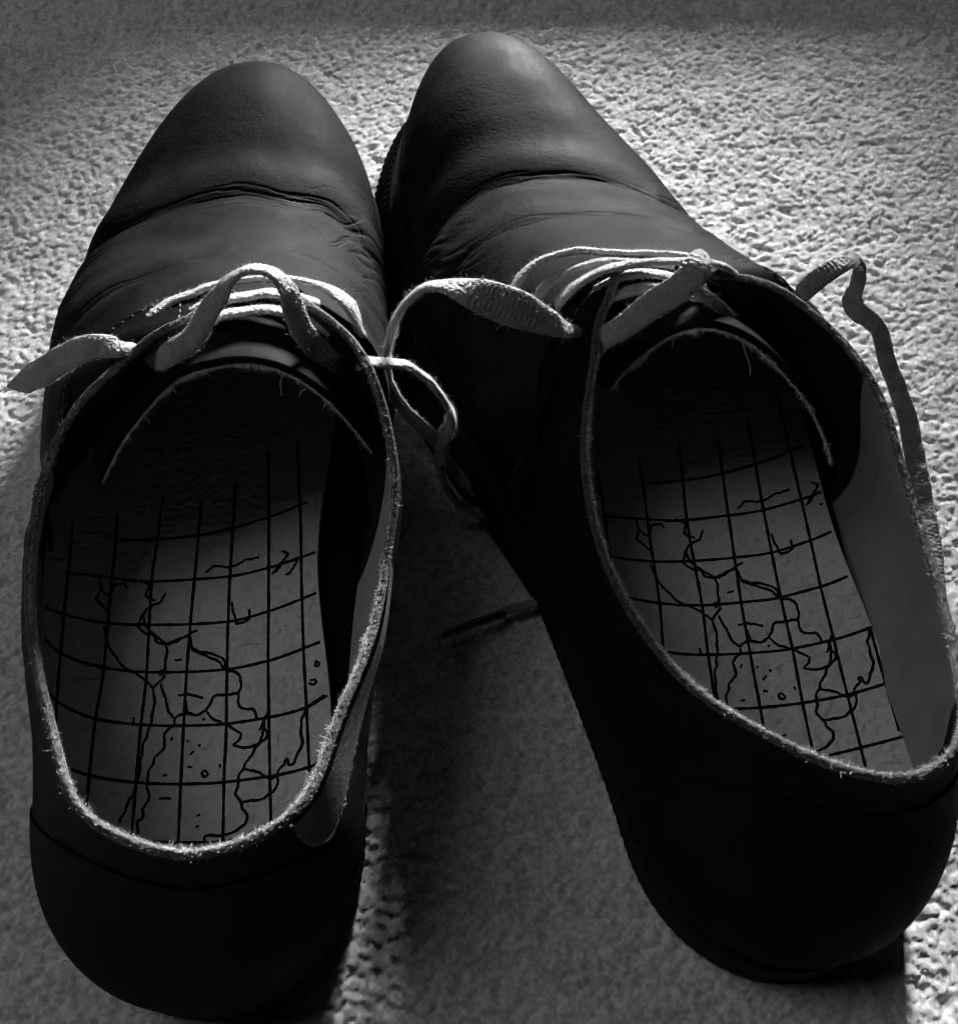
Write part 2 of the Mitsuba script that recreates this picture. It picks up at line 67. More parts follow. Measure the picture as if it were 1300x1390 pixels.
def grain(p):
    return 0.5 * nz(p.x * 1300, p.y * 1300, p.z * 1300) + 0.25 * nz(p.x * 3300, p.y * 3300, p.z * 3300) + 0.5 * fb(p.x * 220, p.y * 420, p.z * 220, 3)


def bump(b, fn, scale, eps=1e-4):
    return {'type': 'twosided', 'b': {'type': 'bumpmap', 'scale': scale, 't': mikit.proc(lambda p, n, uv: mi.Float(fn(p)), eps=eps), 'b': b}}


scene['leather'] = bump({'type': 'principled', 'base_color': tex(scuffs, 0.0025, 0.0115), 'roughness': mikit.proc(lambda p, n, uv: mi.Float(0.56 + 0.2 * scuffs(p))), 'specular': 0.03}, grain, 0.00012)
scene['leather_plain'] = bump({'type': 'principled', 'base_color': grey(0.005), 'roughness': 0.6, 'specular': 0.04}, grain, 0.00012)
scene['suede'] = bump({'type': 'principled', 'base_color': tex(lambda p: fb(p.x * 1700, p.y * 1700, p.z * 1700, 2), 0.006, 0.12), 'roughness': 0.95, 'specular': 0.1, 'sheen': 0.6}, lambda p: fb(p.x * 2200, p.y * 2200, p.z * 2200, 2), 0.0005)
scene['lining_leather'] = bump({'type': 'principled', 'base_color': tex(lambda p: fb(p.x * 160, p.y * 160, p.z * 60, 3), 0.24, 0.38), 'roughness': 0.75, 'specular': 0.2}, grain, 0.0001)
scene['insole_board'] = bump({'type': 'principled', 'base_color': tex(lambda p: 0.6 * fb(p.x * 60, p.y * 60, 0, 4) + 0.4 * nz(p.x * 900, p.y * 900), 0.56, 0.82), 'roughness': 0.7, 'specular': 0.25}, lambda p: nz(p.x * 640, p.y * 1000) + 0.4 * nz(p.x * 1700, p.y * 1700), 0.0008)
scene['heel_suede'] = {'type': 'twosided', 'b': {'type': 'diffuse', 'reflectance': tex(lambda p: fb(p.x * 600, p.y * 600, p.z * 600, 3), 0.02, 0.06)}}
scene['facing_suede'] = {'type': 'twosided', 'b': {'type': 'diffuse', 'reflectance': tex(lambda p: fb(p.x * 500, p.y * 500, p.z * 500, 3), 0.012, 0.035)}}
scene['ink'] = {'type': 'twosided', 'b': {'type': 'diffuse', 'reflectance': grey(0.015)}}
scene['rubber'] = {'type': 'twosided', 'b': {'type': 'principled', 'base_color': grey(0.016), 'roughness': 0.9, 'specular': 0.04}}
scene['thread'] = {'type': 'twosided', 'b': {'type': 'principled', 'base_color': grey(0.03), 'roughness': 0.8}}
scene['pale_thread'] = {'type': 'twosided', 'b': {'type': 'diffuse', 'reflectance': grey(0.35)}}
scene['cotton'] = bump({'type': 'principled', 'base_color': tex(lambda p: fb(p.x * 900, p.y * 900, p.z * 900, 3), 0.19, 0.37), 'roughness': 0.95, 'specular': 0.1, 'sheen': 0.5}, lambda p: fb(p.x * 1300, p.y * 1300, p.z * 1300, 2), 0.0009)
scene['cotton_fibre'] = {'type': 'twosided', 'b': {'type': 'diffuse', 'reflectance': grey(0.55)}}
scene['suede_fibre'] = {'type': 'twosided', 'b': {'type': 'diffuse', 'reflectance': grey(0.75)}}
scene['eyelet_metal'] = {'type': 'twosided', 'b': {'type': 'principled', 'base_color': grey(0.3), 'metallic': 0.6, 'roughness': 0.4}}
scene['aglet_plastic'] = {'type': 'twosided', 'b': {'type': 'principled', 'base_color': grey(0.05), 'roughness': 0.25}}
scene['carpet_wool'] = {'type': 'twosided', 'b': {'type': 'principled', 'base_color': mikit.proc(lambda p, n, uv: mi.Color3f(0.52 + 0.34 * mikit.smoothstep(.2, .75, 0.55 * fb(p.x * 420, p.y * 420, 0, 3) + 0.45 * nz(p.x * 1100, p.y * 1100)))), 'roughness': 1.0, 'specular': 0.05, 'sheen': 0.3}}
scene['wool_fibre'] = {'type': 'twosided', 'b': {'type': 'diffuse', 'reflectance': grey(0.72)}}
scene['paint'] = {'type': 'twosided', 'b': {'type': 'diffuse', 'reflectance': grey(0.25)}}


def obj(key, mesh, mat, smooth=False, **lab):
    scene[key] = mikit.ply(mesh, mat, smooth=smooth)
    if lab:
        labels[key] = lab


def rng(k):
    return np.random.default_rng(k)


def unit(a):
    return a / np.maximum(np.linalg.norm(a, axis=-1, keepdims=True), 1e-12)


def grid_mesh(P, closed=False):
    """Triangles over a grid of points (n, m, 3); closed joins the last column to the first."""
    n, m = P.shape[:2]
    i = np.arange(n * m).reshape(n, m)
    if closed:
        i = np.hstack([i, i[:, :1]])
    a, b, c, d = i[:-1, :-1], i[:-1, 1:], i[1:, 1:], i[1:, :-1]
    f = np.concatenate([np.stack([a, b, c], -1).reshape(-1, 3), np.stack([a, c, d], -1).reshape(-1, 3)])
    return trimesh.Trimesh(P.reshape(-1, 3), f, process=False)


def cat(ms):
    return trimesh.util.concatenate(ms)


def fibres(base, direction, length, width, seed, bend=0.6, k=3):
    """Thin bent hairs, one strip of k segments each."""
    r = rng(seed)
    n = len(base)
    d = unit(direction)
    L = np.broadcast_to(length, (n,))[:, None]
    side = unit(np.cross(d, unit(r.normal(size=(n, 3))))) * np.broadcast_to(width, (n,))[:, None] / 2
    b = unit(r.normal(size=(n, 3))) * bend
    rows = []
    for j in range(k + 1):
        t = j / k
        c = base + L * (d * t + b * t * t * 0.7)
        w = side * (1 - 0.75 * t)
        rows.append(np.stack([c - w, c + w], 1))
    V = np.stack(rows, 1).reshape(n, -1, 3)
    f = []
    for j in range(k):
        o = 2 * j
        f += [[o, o + 1, o + 3], [o, o + 3, o + 2]]
    F = (np.array(f)[None] + (np.arange(n) * V.shape[1])[:, None, None]).reshape(-1, 3)
    return trimesh.Trimesh(V.reshape(-1, 3), F, process=False)


def resample(P, n):
    P = np.asarray(P, float)
    s = np.r_[0, np.cumsum(np.linalg.norm(np.diff(P, axis=0), axis=1))]
    return CS(s, P, axis=0)(np.linspace(0, s[-1], n)), s


# ---------------------------------------------------------------- the setting
def make_carpet():
    r = rng(3)
    pitch = 0.0022
    gx, gy = np.meshgrid(np.arange(-.34, .34, pitch), np.arange(-.02, .47, pitch))
    seeds = np.stack([gx.ravel(), gy.ravel()], 1) + r.uniform(-.5, .5, (gx.size, 2)) * pitch * 1.05
    hgt, rad = np.where(r.random(len(seeds)) < .07, -.3, r.uniform(.55, 1, len(seeds))), r.uniform(.85, 1.3, len(seeds))
    ang = r.uniform(0, np.pi, len(seeds))
    step = 0.00062
    xs, ys = np.arange(-.31, .311, step), np.arange(.0, .4451, step)
    X, Y = np.meshgrid(xs, ys)
    q = np.stack([X, Y, 0 * X], -1)
    wx = (meshkit.fbm(q * 330, 2, 1) - .5) * .0020
    wy = (meshkit.fbm(q * 330, 2, 9) - .5) * .0020
    pts = np.stack([(X + wx).ravel(), (Y + wy).ravel()], 1)
    dist, idx = cKDTree(seeds).query(pts, k=3, workers=-1)
    h = np.full(len(pts), -.6)
    for j in range(3):
        s = idx[:, j]
        dx, dy = (pts - seeds[s]).T
        c, n = np.cos(ang[s]), np.sin(ang[s])
        e = np.sqrt((dx * c + dy * n) ** 2 * .8 + (dy * c - dx * n) ** 2 * 1.2) / (pitch * .80 * rad[s])
        h = np.maximum(h, hgt[s] * np.maximum(1 - e * e, 0) ** .5)
    Z = .0012 * h.reshape(X.shape) + .0006 * (meshkit.fbm(q * 800, 2, 5) - .5) + .0014 * (meshkit.fbm(q * 70, 2, 4) - .5)
    obj('carpet', grid_mesh(np.stack([X, Y, Z - .0022], -1)), 'carpet_wool', smooth=True, kind='structure', label='pale nubbly looped carpet under the two shoes')
    nf = 110000
    i, j = r.integers(2, X.shape[0] - 2, nf), r.integers(2, X.shape[1] - 2, nf)
    keep = h.reshape(X.shape)[i, j] > .45
    i, j = i[keep], j[keep]
    base = np.stack([X[i, j], Y[i, j], Z[i, j] - .0023], -1)
    dirs = r.normal(size=(len(i), 3)) * np.array([1, 1, .5]) + [0, 0, .35]
    obj('carpet__pile_fibres', fibres(base, dirs, .0009 + .0016 * r.random(len(i)), .00016, 77, bend=1.3), 'wool_fibre', kind='stuff', label='fine loose fibres of the carpet pile')
    obj('floor', trimesh.creation.box(bounds=[[-2.5, -2.5, -.03], [2.5, MASK_Y, -.006]]), 'carpet_wool', kind='structure', label='floor that the pale carpet lies on')


make_carpet()

masking_wall = [trimesh.creation.box(bounds=b) for b in (  # added out of view: the opening narrows the light so carpet edges darken
    [[-2.5, MASK_Y, -.03], [2.5, MASK_Y + .03, SILL]], [[-2.5, MASK_Y, BLIND], [2.5, MASK_Y + .03, 2.4]],
    [[-2.5, MASK_Y, SILL], [MASK_X0, MASK_Y + .03, BLIND]], [[MASK_X1, MASK_Y, SILL], [2.5, MASK_Y + .03, BLIND]])]
obj('masking_wall', cat(masking_wall), 'paint', kind='structure', label='added unseen mask with a small opening that narrows the window light')


def quad(a, b, c, d):
    return trimesh.Trimesh([a, b, c, d], [[0, 1, 2], [0, 2, 3]], process=False)


scene['glow_panel'] = mikit.ply(quad([PANEL_X0, PANEL_Y, PANEL_Z0], [PANEL_X1, PANEL_Y, PANEL_Z0], [PANEL_X1, PANEL_Y, PANEL_Z1], [PANEL_X0, PANEL_Y, PANEL_Z1]), 'paint', emitter=area(PANEL_L))  # unseen emitter for the window light, sized with the opening for edge falloff
labels['glow_panel'] = dict(kind='structure', label='unseen glowing panel sized to give the low window light and its falloff')
ax = np.array(FILL_P) - [-.02, .15, 0]
ax = ax / np.linalg.norm(ax)
e1 = np.cross(ax, [0, 0, 1.0])
e1 = e1 / np.linalg.norm(e1)
e2 = np.cross(ax, e1)
a = np.linspace(0, 2 * np.pi, 33)[:-1, None]
disc = np.array(FILL_P) + FILL_R * (np.cos(a) * e1 + np.sin(a) * e2)
scene['lamp'] = mikit.ply(trimesh.Trimesh(np.r_[[FILL_P], disc], [[0, i + 1, (i + 1) % 32 + 1] if np.dot(np.cross(disc[0] - FILL_P, disc[1] - FILL_P), ax) < 0 else [0, (i + 1) % 32 + 1, i + 1] for i in range(32)], process=False), 'paint', emitter=area(FILL_L))
labels['lamp'] = dict(kind='structure', label='round lamp up to the left of the shoes')

# ---------------------------------------------------------------- the shoes
ZF = 0.017
U0 = 0.045          # behind this the half sections fan round the heel
UR = 0.040
UMIN = U0 - UR * np.pi / 2
SHOES = [
    dict(pos=(-0.0590, 0.0520, 0.1004), L=0.2855, y0=0.225, p=1.11, yt=-0.012,
         y=[.045, .07, .10, .137, .167, .197, .225], xl=[-.0475, -.052, -.055, -.0565, -.0555, -.0497, -.0404], xr=[.0315, .034, .039, .045, .0492, .0500, .0478],
         cy=[.225, .26, .278, .2855], cx=[.0042, .0087, .0100, .0085], heel=.066,
         lean=.009, ridge=.014),
    dict(pos=(0.0842, 0.0571, 0.2302), L=0.3065, y0=0.225, p=1.2, yt=0.0,
         y=[.045, .07, .10, .137, .167, .197, .225], xl=[-.039, -.041, -.044, -.052, -.059, -.0615, -.058], xr=[.0355, .041, .047, .050, .044, .036, .0311],
         cy=[.225, .256, .287, .3065], cx=[-.0134, -.0190, -.0188, -.0156], heel=.061,
         lean=.004, ridge=-.010),
]
HY = np.array([-.05, .045, .07, .09, .115, .135, .16, .18, .20, .213, .228, .245, .262, .33])
HZ = np.array([.170, .160, .130, .105, .086, .0745, .061, .0505, .0415, .0372, .0362, .0380, .0388, .0388])


class Last:
    """The body of a shoe: half sections from the feather line (v=0) over the side to the ridge (v=1), at stations u along it."""

    def __init__(s, k):
        d = SHOES[k]
        s.d, s.L, s.k = d, d['L'], k
        s.xl, s.xr = PC(d['y'], d['xl']), PC(d['y'], d['xr'])
        s.cx, s.H = PC(d['cy'], d['cx']), PC(HY + d['yt'], HZ)
        # the width and centre line, rounded where the toe curve takes over from the measured sides
        y = np.linspace(U0, s.L, 900)
        t = np.clip((y - d['y0']) / (s.L - d['y0']), 0, 1)
        yy = np.minimum(y, d['y0'])
        w = (s.xr(yy) - s.xl(yy)) / 2 * np.sqrt(np.maximum(1 - t ** d['p'], 0))
        c = np.where(y > d['y0'], s.cx(np.maximum(y, d['y0'])), (s.xr(yy) + s.xl(yy)) / 2)
        k = np.exp(-np.linspace(-2.5, 2.5, 101) ** 2)
        k /= k.sum()
        sm = [np.convolve(np.pad(a, 50, mode='reflect', reflect_type='odd'), k, mode='valid') for a in (w, c)]
        b = np.clip((s.L - .012 - y) / .022, 0, 1)
        b = b * b * (3 - 2 * b)
        s.yw, s.ww, s.wc = y, w * (1 - b) + sm[0] * b, c * (1 - b) + sm[1] * b

    def base(s, u, off=0.0):
        d = s.d
        y = np.clip(u, U0, s.L)
        w = np.interp(y, s.yw, s.ww) + off * np.clip((s.L - y) / .002, 0, 1)
        xc = np.interp(y, s.yw, s.wc)
        t2 = np.clip((y - (s.L - .05)) / (.05 + off), 0, 1)
        h = (s.H(y) + off) * np.maximum(1 - t2 ** 2.6, 0) ** 0.5
        return y, xc, w, h

    def P(s, u, v, side, off=0.0):
        u, v, side, off = np.broadcast_arrays(*[np.asarray(a, float) for a in (u, v, side, off)])
        y, xc, w, h = s.base(u, off)
        phi = np.clip((U0 - u) / UR, 0, np.pi / 2)
        c, sn = np.cos(phi), np.sin(phi)
        w = np.where(phi > 0, ((w * c) ** 2.3 + ((s.d['heel'] + off) * sn) ** 2.3) ** (1 / 2.3), w)
        n = 2.25 + 0.6 * np.clip((0.15 - y) / 0.07, 0, 1)
        ps = np.clip(v, 0, 1) * np.pi / 2
        zz, rr = np.sin(ps) ** (2 / n), np.maximum(np.cos(ps), 0) ** (2 / n)
        z = ZF + h * zz
        r = w * rr * (1 - .05 * np.exp(-(z - ZF) / .006))
        k = np.clip((0.19 + s.d['yt'] - y) / .06, 0, 1)
        lean = s.d['lean'] * np.minimum((z - ZF) / .045, 1.0) * k
        lean = lean + (s.d['ridge'] - xc - s.d['lean'] * 0) * zz ** 3 * k * np.clip((y - .08) / .05, 0, 1)
        return np.stack([xc + side * r * c + lean, y - r * sn, z], -1)

    def world(s, q):
        x, y, a = s.d['pos']
        c, n = np.cos(a), np.sin(a)
        q = np.asarray(q, float)
        return np.stack([q[..., 0] * c - q[..., 1] * n + x, q[..., 0] * n + q[..., 1] * c + y, q[..., 2]], -1)

    def wrap(s, q, off):
        """Pushes points that lie inside the vamp out to off above it."""
        y = q[..., 1]
        u = np.clip(y, U0, s.L - .004)
        yy, xc, w, h = s.base(u, off)
        n = 2.25
        zr = np.clip((q[..., 2] - ZF) / h, 0, None)
        k = np.clip((0.19 + s.d['yt'] - y) / .06, 0, 1)
        lean = s.d['lean'] * np.minimum(np.maximum(q[..., 2] - ZF, 0) / .045, 1) * k + (s.d['ridge'] - xc) * np.clip(zr, 0, 1) ** 3 * k * np.clip((y - .08) / .05, 0, 1)
        xr = (q[..., 0] - xc - lean) / w
        f = (np.abs(xr) ** n + zr ** n) ** (1 / n)
        b = np.clip((y - s.d['yt'] - .128) / .016, 0, 1)
        g = 1 + (np.maximum(1, 1 / np.maximum(f, .3)) - 1) * b * b * (3 - 2 * b)
        out = q.copy()
        out[..., 0] = xc + lean + (q[..., 0] - xc - lean) * g
        out[..., 2] = ZF + (q[..., 2] - ZF) * g
        return out


def normals(P):
    a, b = np.gradient(P, axis=0), np.gradient(P, axis=1)
    return unit(np.cross(a, b))


class Quarter:
    """One side of the upper: from the feather line up to the rim, t=0..1, and from the throat (s=0) round to the heel (s=1)."""

    def __init__(q, last, side, pts):
        q.last, q.side = last, side
        pts = np.asarray(pts, float)
        seg = np.r_[0, np.cumsum(np.linalg.norm(np.diff(pts, axis=0), axis=1))]
        q.s = seg / seg[-1]
        q.T = CS(q.s, pts, axis=0)
        yf = pts[0, 1]
        tab = int(np.argmax(pts[:, 2]))
        us = []
        for i, p in enumerate(pts):
            if p[1] >= U0:
                us.append(p[1])
            else:
                xc = float((last.xl(U0) + last.xr(U0)) / 2) + last.d['lean']
                us.append(U0 - UR * math.atan2(U0 - p[1], abs(p[0] - xc)))
        us[-1] = UMIN
        us = np.array(us)
        j = tab + 5
        us[:j + 1] = np.interp(np.arange(j + 1), [0, tab, j], [yf - .030, yf - .042, us[j]])
        q.U = PC(q.s, np.minimum.accumulate(us))
        q.tab = q.s[tab]
        q.len = seg[-1]

    def grid(q, s, t):
        s, t = np.meshgrid(s, t, indexing='ij')
        u = q.U(s)
        F = q.last.P(u, 0 * u, q.side)
        Fo = q.last.P(u, 0 * u, q.side, .004)
        out = unit(Fo - F)
        Tt = q.T(s)
        h = (Tt[..., 2] - F[..., 2])[..., None]
        up = np.array([0, 0, 1.0])
        P1 = F + up * h * .38 + out * .0075
        w = np.clip((q.tab * 1.9 - s) / (q.tab * 1.9), 0, 1)[..., None]       # near the facings the leather lies over the instep
        w = w * w * (3 - 2 * w)
        lat = unit(np.concatenate([F[..., :2] - Tt[..., :2], 0 * h], -1)) * .95 + np.array([0, 0, -.32])
        down = unit((1 - w) * (np.array([0, 0, -1.0]) + out * .10) + w * lat)
        d = np.linalg.norm(F - Tt, axis=-1, keepdims=True)
        P2 = Tt + down * d * (.30 + .12 * w)
        t = t[..., None]
        P = F * (1 - t) ** 3 + 3 * P1 * t * (1 - t) ** 2 + 3 * P2 * t * t * (1 - t) + Tt * t ** 3
        front = np.clip((.16 - s) / .16, 0, 1)[..., None] * 4 * t * (1 - t)     # seam bows towards the heel
        P = P - front * np.array([0, .004, 0])
        P = q.last.wrap(P, .0012)
        n = normals(P) * q.side
        return P, n if n[..., 0].mean() * q.side > 0 else -n


def wrinkle(x, y, line, width, seed):
    """Signed distance in y from a crease line y(x), and its fade at the ends."""
    line = np.asarray(line)
    o = np.argsort(line[:, 0])
    f = PC(line[o, 0], line[o, 1])
    x0, x1 = line[o[0], 0], line[o[-1], 0]
    xc = np.clip(x, x0, x1)
    fade = np.exp(-(np.maximum(0, np.maximum(x0 - x, x - x1)) / width) ** 2)
    return y - f(xc), fade


def make_shoe(k, key, label):
    last = Last(k)
    W = last.world
    labels[key] = dict(label=label, category='shoe', group='the pair of shoes on the carpet')
    r = rng(10 + k)

    # sole: ribbed edge, welt
    ang_u = np.r_[np.linspace(UMIN, U0, 260), np.linspace(U0, last.L - .03, 420)[1:], last.L - .03 + .03 * np.sin(np.linspace(0, np.pi / 2, 150))[1:]]
    half = []
    for side in (1, -1):
        half.append(last.P(ang_u, 0 * ang_u, side, .0012)[:, :2])
    ring = np.r_[half[0], half[1][::-1][1:-1]]
    n = len(ring)
    ring, _ = resample(np.r_[ring, ring[:1]], 1600)
    ring = ring[:-1]
    tan = unit(np.roll(ring, -1, 0) - np.roll(ring, 1, 0))
    nor = np.c_[tan[:, 1], -tan[:, 0]]
    arc = np.arange(len(ring)) / len(ring) * np.linalg.norm(tan * 0 + np.roll(ring, -1, 0) - ring, axis=1).sum()
    flare = k * .0075 * np.clip((ring[:, 1] - .1) / .08, 0, 1) * np.clip(-nor[:, 0] * 1.4 + .35, 0, 1)
    grow = .0024 * (np.clip(-nor[:, 0] * 1.4 + .35, .15, 1) if k else np.full(len(ring), .25))
    rib = .00055 * np.clip(np.sin(arc / .0031 * 2 * np.pi) * 1.6, -1, 1) * np.clip((ring[:, 1] - .15) / .04, .25, 1)
    prof = [(-.006, 0.0, 0), (-.0002, 0.0, 0), (.0003, .0012, .6), (.0003, .0030, 1), (.0002, .0112, 1), (0, .0120, .3), (.0001, .0126, 0), (.0006, .0134, 0), (.0007, .0152, 0), (.0002, .0162, 0), (-.008, .0166, 0)]
    P = np.stack([np.c_[ring + nor * (grow + o + rib * m + flare * np.clip((.0150 - z) / .012, 0, 1))[:, None], np.full(len(ring), z)] for o, z, m in prof], 0)
    bot = grid_mesh(P, closed=True)
    obj(key + '__sole', bot.copy(), 'rubber', smooth=35)
    scene[key + '__sole'] = mikit.ply(trimesh.Trimesh(W(bot.vertices), bot.faces, process=False), 'rubber', smooth=35)

    def put(name, mesh, mat, smooth=True, **lab):
        m = trimesh.Trimesh(W(mesh.vertices), mesh.faces, process=False)
        obj(key + '__' + name, m, mat, smooth, **lab)

    # vamp
    nt, nph = 460, 380
    ph = np.linspace(-1, 1, nph)
    cut = .146 + last.d['yt'] * .6 - .036 * (1 - np.cos(ph * np.pi / 2))
    t = np.linspace(0, 1, nt)[:, None]
    tt = np.where(t < .7, t / .7 * .82, .82 + .18 * np.sin((t - .7) / .3 * np.pi / 2))
    u = cut[None] + tt * (last.L - 1e-5 - cut[None])
    v = 1 - np.abs(ph)[None] + 0 * t
    sd = np.where(ph[None] + 0 * t >= 0, 1.0, -1.0)
    P = last.P(u, v, sd, -.0022 * np.clip((.140 + last.d['yt'] - u) / .018, 0, 1))
    N = normals(P)
    N = np.where((N[..., 2].mean() > 0), N, -N)
    N[-1] = N[-2].mean(0)
    x, y, z = P[..., 0], P[..., 1], P[..., 2]
    disp = .0006 * (meshkit.fbm(P * 55, 3, 3 + k) - .5) * np.clip((.30 - y) / .1, 0.3, 1)
    side_f = np.clip((z - .024) / .014, 0, 1)
    jit = (meshkit.fbm(np.stack([x * 90, y * 40, z * 0], -1), 2, 21 + k) - .5)
    d, fade = wrinkle(x, y, DATA['crease'][k][0], .012, 1)
    d = d + jit * .0016
    amp = fade * side_f
    disp += amp * ((.0014, .0013)[k] * np.exp(-((d - .0105) / .0075) ** 2) - (.0009, .0008)[k] * np.exp(-(d / .0030) ** 2) + .0007 * np.exp(-((d + .006) / .005) ** 2))
    for j in range(7):
        dj = d + (j - 3) * .0013 + (meshkit.fbm(np.stack([x * 80 + 9 * j, y * 30, z * 0 + j], -1), 3, 40 + j) - .5) * .0030
        aj = np.clip((meshkit.noise(np.stack([x * 75 + 31 * j, x * 0, x * 0], -1), 60 + j + 9 * k) - .35) * 2.2, 0, 1)
        disp -= amp * aj * .00034 * np.exp(-(dj / .00036) ** 2)
    d, fade = wrinkle(x, y, DATA['crease'][k][1], .010, 2)
    d = d + jit * .0016
    amp = fade * side_f
    disp += amp * (.0006 * np.exp(-((d - .006) / .005) ** 2) - .0003 * np.exp(-(d / .0018) ** 2))
    for j in range(3):
        dj = d + (j - 1) * .0016 + (meshkit.fbm(np.stack([x * 70 + 9 * j, y * 30, z * 0 + j], -1), 3, 80 + j) - .5) * .0028
        disp -= amp * .00016 * np.exp(-(dj / .0004) ** 2)
    # fine cross wrinkles between the creases and along the sides
    wv = np.abs(meshkit.noise(np.stack([x * 60, y * 420 + 6 * jit, z * 60], -1), 90 + k) - .5)
    zone = np.exp(-((y - (.190 + .008 * k)) / .022) ** 2) * np.clip((np.abs(ph)[None] - .25) / .4, 0, 1)
    disp -= zone * .00045 * np.exp(-(wv / .07) ** 2)
    P = P + N * disp[..., None]
    put('vamp', grid_mesh(P), 'leather')

    # quarters
    lining, heel_in, facing_in, rim_pts, rim_dirs, stitches = [], [], [], [], [], []
    eyes = []
    for side, sx in ((0, -1), (1, 1)):
        q = Quarter(last, sx, DATA['rim'][k][side])
        s = np.linspace(0, 1, 420)
        t = np.linspace(0, 1, 110)
        P, N = q.grid(s, t)
        lump = (meshkit.fbm(P * 70, 3, 5 + side + 3 * k) - .5) * .0010 * np.sin(np.pi * np.clip(t, 0, 1))[None]
        fold = .0005 * np.sin(P[..., 1] * 700 + 10 * meshkit.fbm(P * 40, 2, 3)) * np.exp(-((P[..., 1] - .118) / .02) ** 2) * np.sin(np.pi * t)[None]
        O = P + N * (.0012 + lump + fold)[..., None]
        I = P - N * .0010
        put('quarter', grid_mesh(O), 'leather') if side == 0 else put('quarter_001', grid_mesh(O), 'leather')
        cutS = 345
        cutT = int(np.argmax((q.T(s)[:, 1] < (.104, .112)[k]) & (s > q.tab)))
        facing_in.append(grid_mesh(I[:cutT + 1]))
        lining.append(grid_mesh(I[cutT:cutS + 1]))
        heel_in.append(grid_mesh(I[cutS:] + N[cutS:] * 0))
        # raw edge: the cut leather between the outside and the lining, rounded and rough
        dirv = unit(P[:, -1] - P[:, -4])
        rows = []
        wob = meshkit.fbm(np.stack([s * 160, s * 0, s * 0], -1), 3, 7 + side) - .5
        for j in range(9):
            a = j / 8
            c = O[:, -1] * (1 - a) + I[:, -1] * a
            rough = (meshkit.fbm(np.stack([s * 520, s * 0 + 5 * a, s * 0], -1), 2, 17 + side + 2 * k) - .5) * .0006
            lift = (.0011 * np.sin(np.pi * a) ** .6 + (rough + wob * .0007) * np.sin(np.pi * a))
            rows.append(c + dirv * lift[:, None])
        E = np.stack(rows, 1)
        rim_pts.append(E)
        rim_dirs.append((dirv, N[:, -1]))
        # front edge of the quarter (a cut edge lying on the vamp)
        fr = np.stack([O[0], O[0] + unit(O[0] - O[3]) * .0006 - N[0] * .0006, O[0] + unit(O[0] - O[3]) * .0004 - N[0] * .0018], 1)
        rim_pts.append(fr)
        # stitches along the front edge and under the rim
        for (sp, tp, n_) in ((np.full(200, .022), np.linspace(.02, .93, 200), 0), (np.linspace(.02, q.tab * 1.1, 80), np.full(80, .945), 1)):
            Q, M = q.grid(np.linspace(0, 1, 420), np.linspace(0, 1, 110))
            ii = sp * 419
            jj = tp * 109
            i0, j0 = ii.astype(int), jj.astype(int)
            fi, fj = (ii - i0)[:, None], (jj - j0)[:, None]
            i1, j1 = np.minimum(i0 + 1, 419), np.minimum(j0 + 1, 109)
            lerp = lambda A: (A[i0, j0] * (1 - fi) + A[i1, j0] * fi) * (1 - fj) + (A[i0, j1] * (1 - fi) + A[i1, j1] * fi) * fj
            stitches.append((lerp(O), lerp(N)))
        # lace holes down the facing
        for e in range((2 if k == 0 else 3) if side != k else 0):
            ss = q.tab * (.30 + .55 * e / (1 if k == 0 else 2))
            i = int(ss * 419)
            j = int(.93 * 109)
            eyes.append((O[i, j], N[i, j], unit(O[i + 3, j] - O[i, j])))
        if side == 1 and k == 0:
            # collar strip: a second piece of raw leather sewn below the rim, ending in a rounded flap near the heel
            ns, ntt = 240, 26
            a = np.linspace(0, 1, ns)
            s0, s1 = .48, (.885 if side == 1 else .84)
            dep = (.10 + .26 * a ** 1.6) * np.sqrt(np.clip(1 - np.clip((a - .86) / .14, 0, 1) ** 2, 0, 1))
            ss = s0 + (s1 - s0) * a
            tt_ = 1 - dep[:, None] * np.linspace(1, 0, ntt)[None]
            ii, jj = (ss * 419)[:, None] + 0 * tt_, tt_ * 109
            i0, j0 = np.minimum(ii.astype(int), 418), np.minimum(jj.astype(int), 108)
            fi, fj = (ii - i0)[..., None], (jj - j0)[..., None]
            lerp = lambda A: (A[i0, j0] * (1 - fi) + A[i0 + 1, j0] * fi) * (1 - fj) + (A[i0, j0 + 1] * (1 - fi) + A[i0 + 1, j0 + 1] * fi) * fj
            LO, LN = lerp(O), lerp(N)
            tap = np.clip(a / .35, 0, 1)[:, None, None]
            S = LO + LN * (.0011 * tap - .0003 * (1 - tap))
            S = np.concatenate([LO[:, :1] - LN[:, :1] * .0003, LO[:, :1] + LN[:, :1] * (.0008 * tap - .0003), S], 1)
            nm = 'collar_strip'
            put(nm, grid_mesh(S), 'suede', label='rough collar strip with a rounded flap at the heel')
            # its fuzzy lower lip
            ed = S[:, 1]
            c = ed[r.integers(int(ns * .5), ns, 700)] + r.normal(size=(700, 3)) * .0002
            stitches.append(('fz', c, LN[r.integers(0, ns, 700), 0]))
    for i, e in enumerate(('', '_001')):
        put('lining' + e, lining[i], 'lining_leather', label='pale smooth lining of the shoe')
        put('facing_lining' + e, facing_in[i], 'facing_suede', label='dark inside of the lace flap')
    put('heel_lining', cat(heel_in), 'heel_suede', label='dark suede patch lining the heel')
    edge = cat([grid_mesh(E) for E in rim_pts])
    put('collar_edge', edge, 'suede', label='rough raw leather edge around the opening')

    # heel counter behind the shoe
    ua = np.linspace(-1, 1, 120)
    ta = np.linspace(0, 1, 40)
    qs = [Quarter(last, sx, DATA['rim'][k][i]) for i, sx in ((0, -1), (1, 1))]
    halves = []
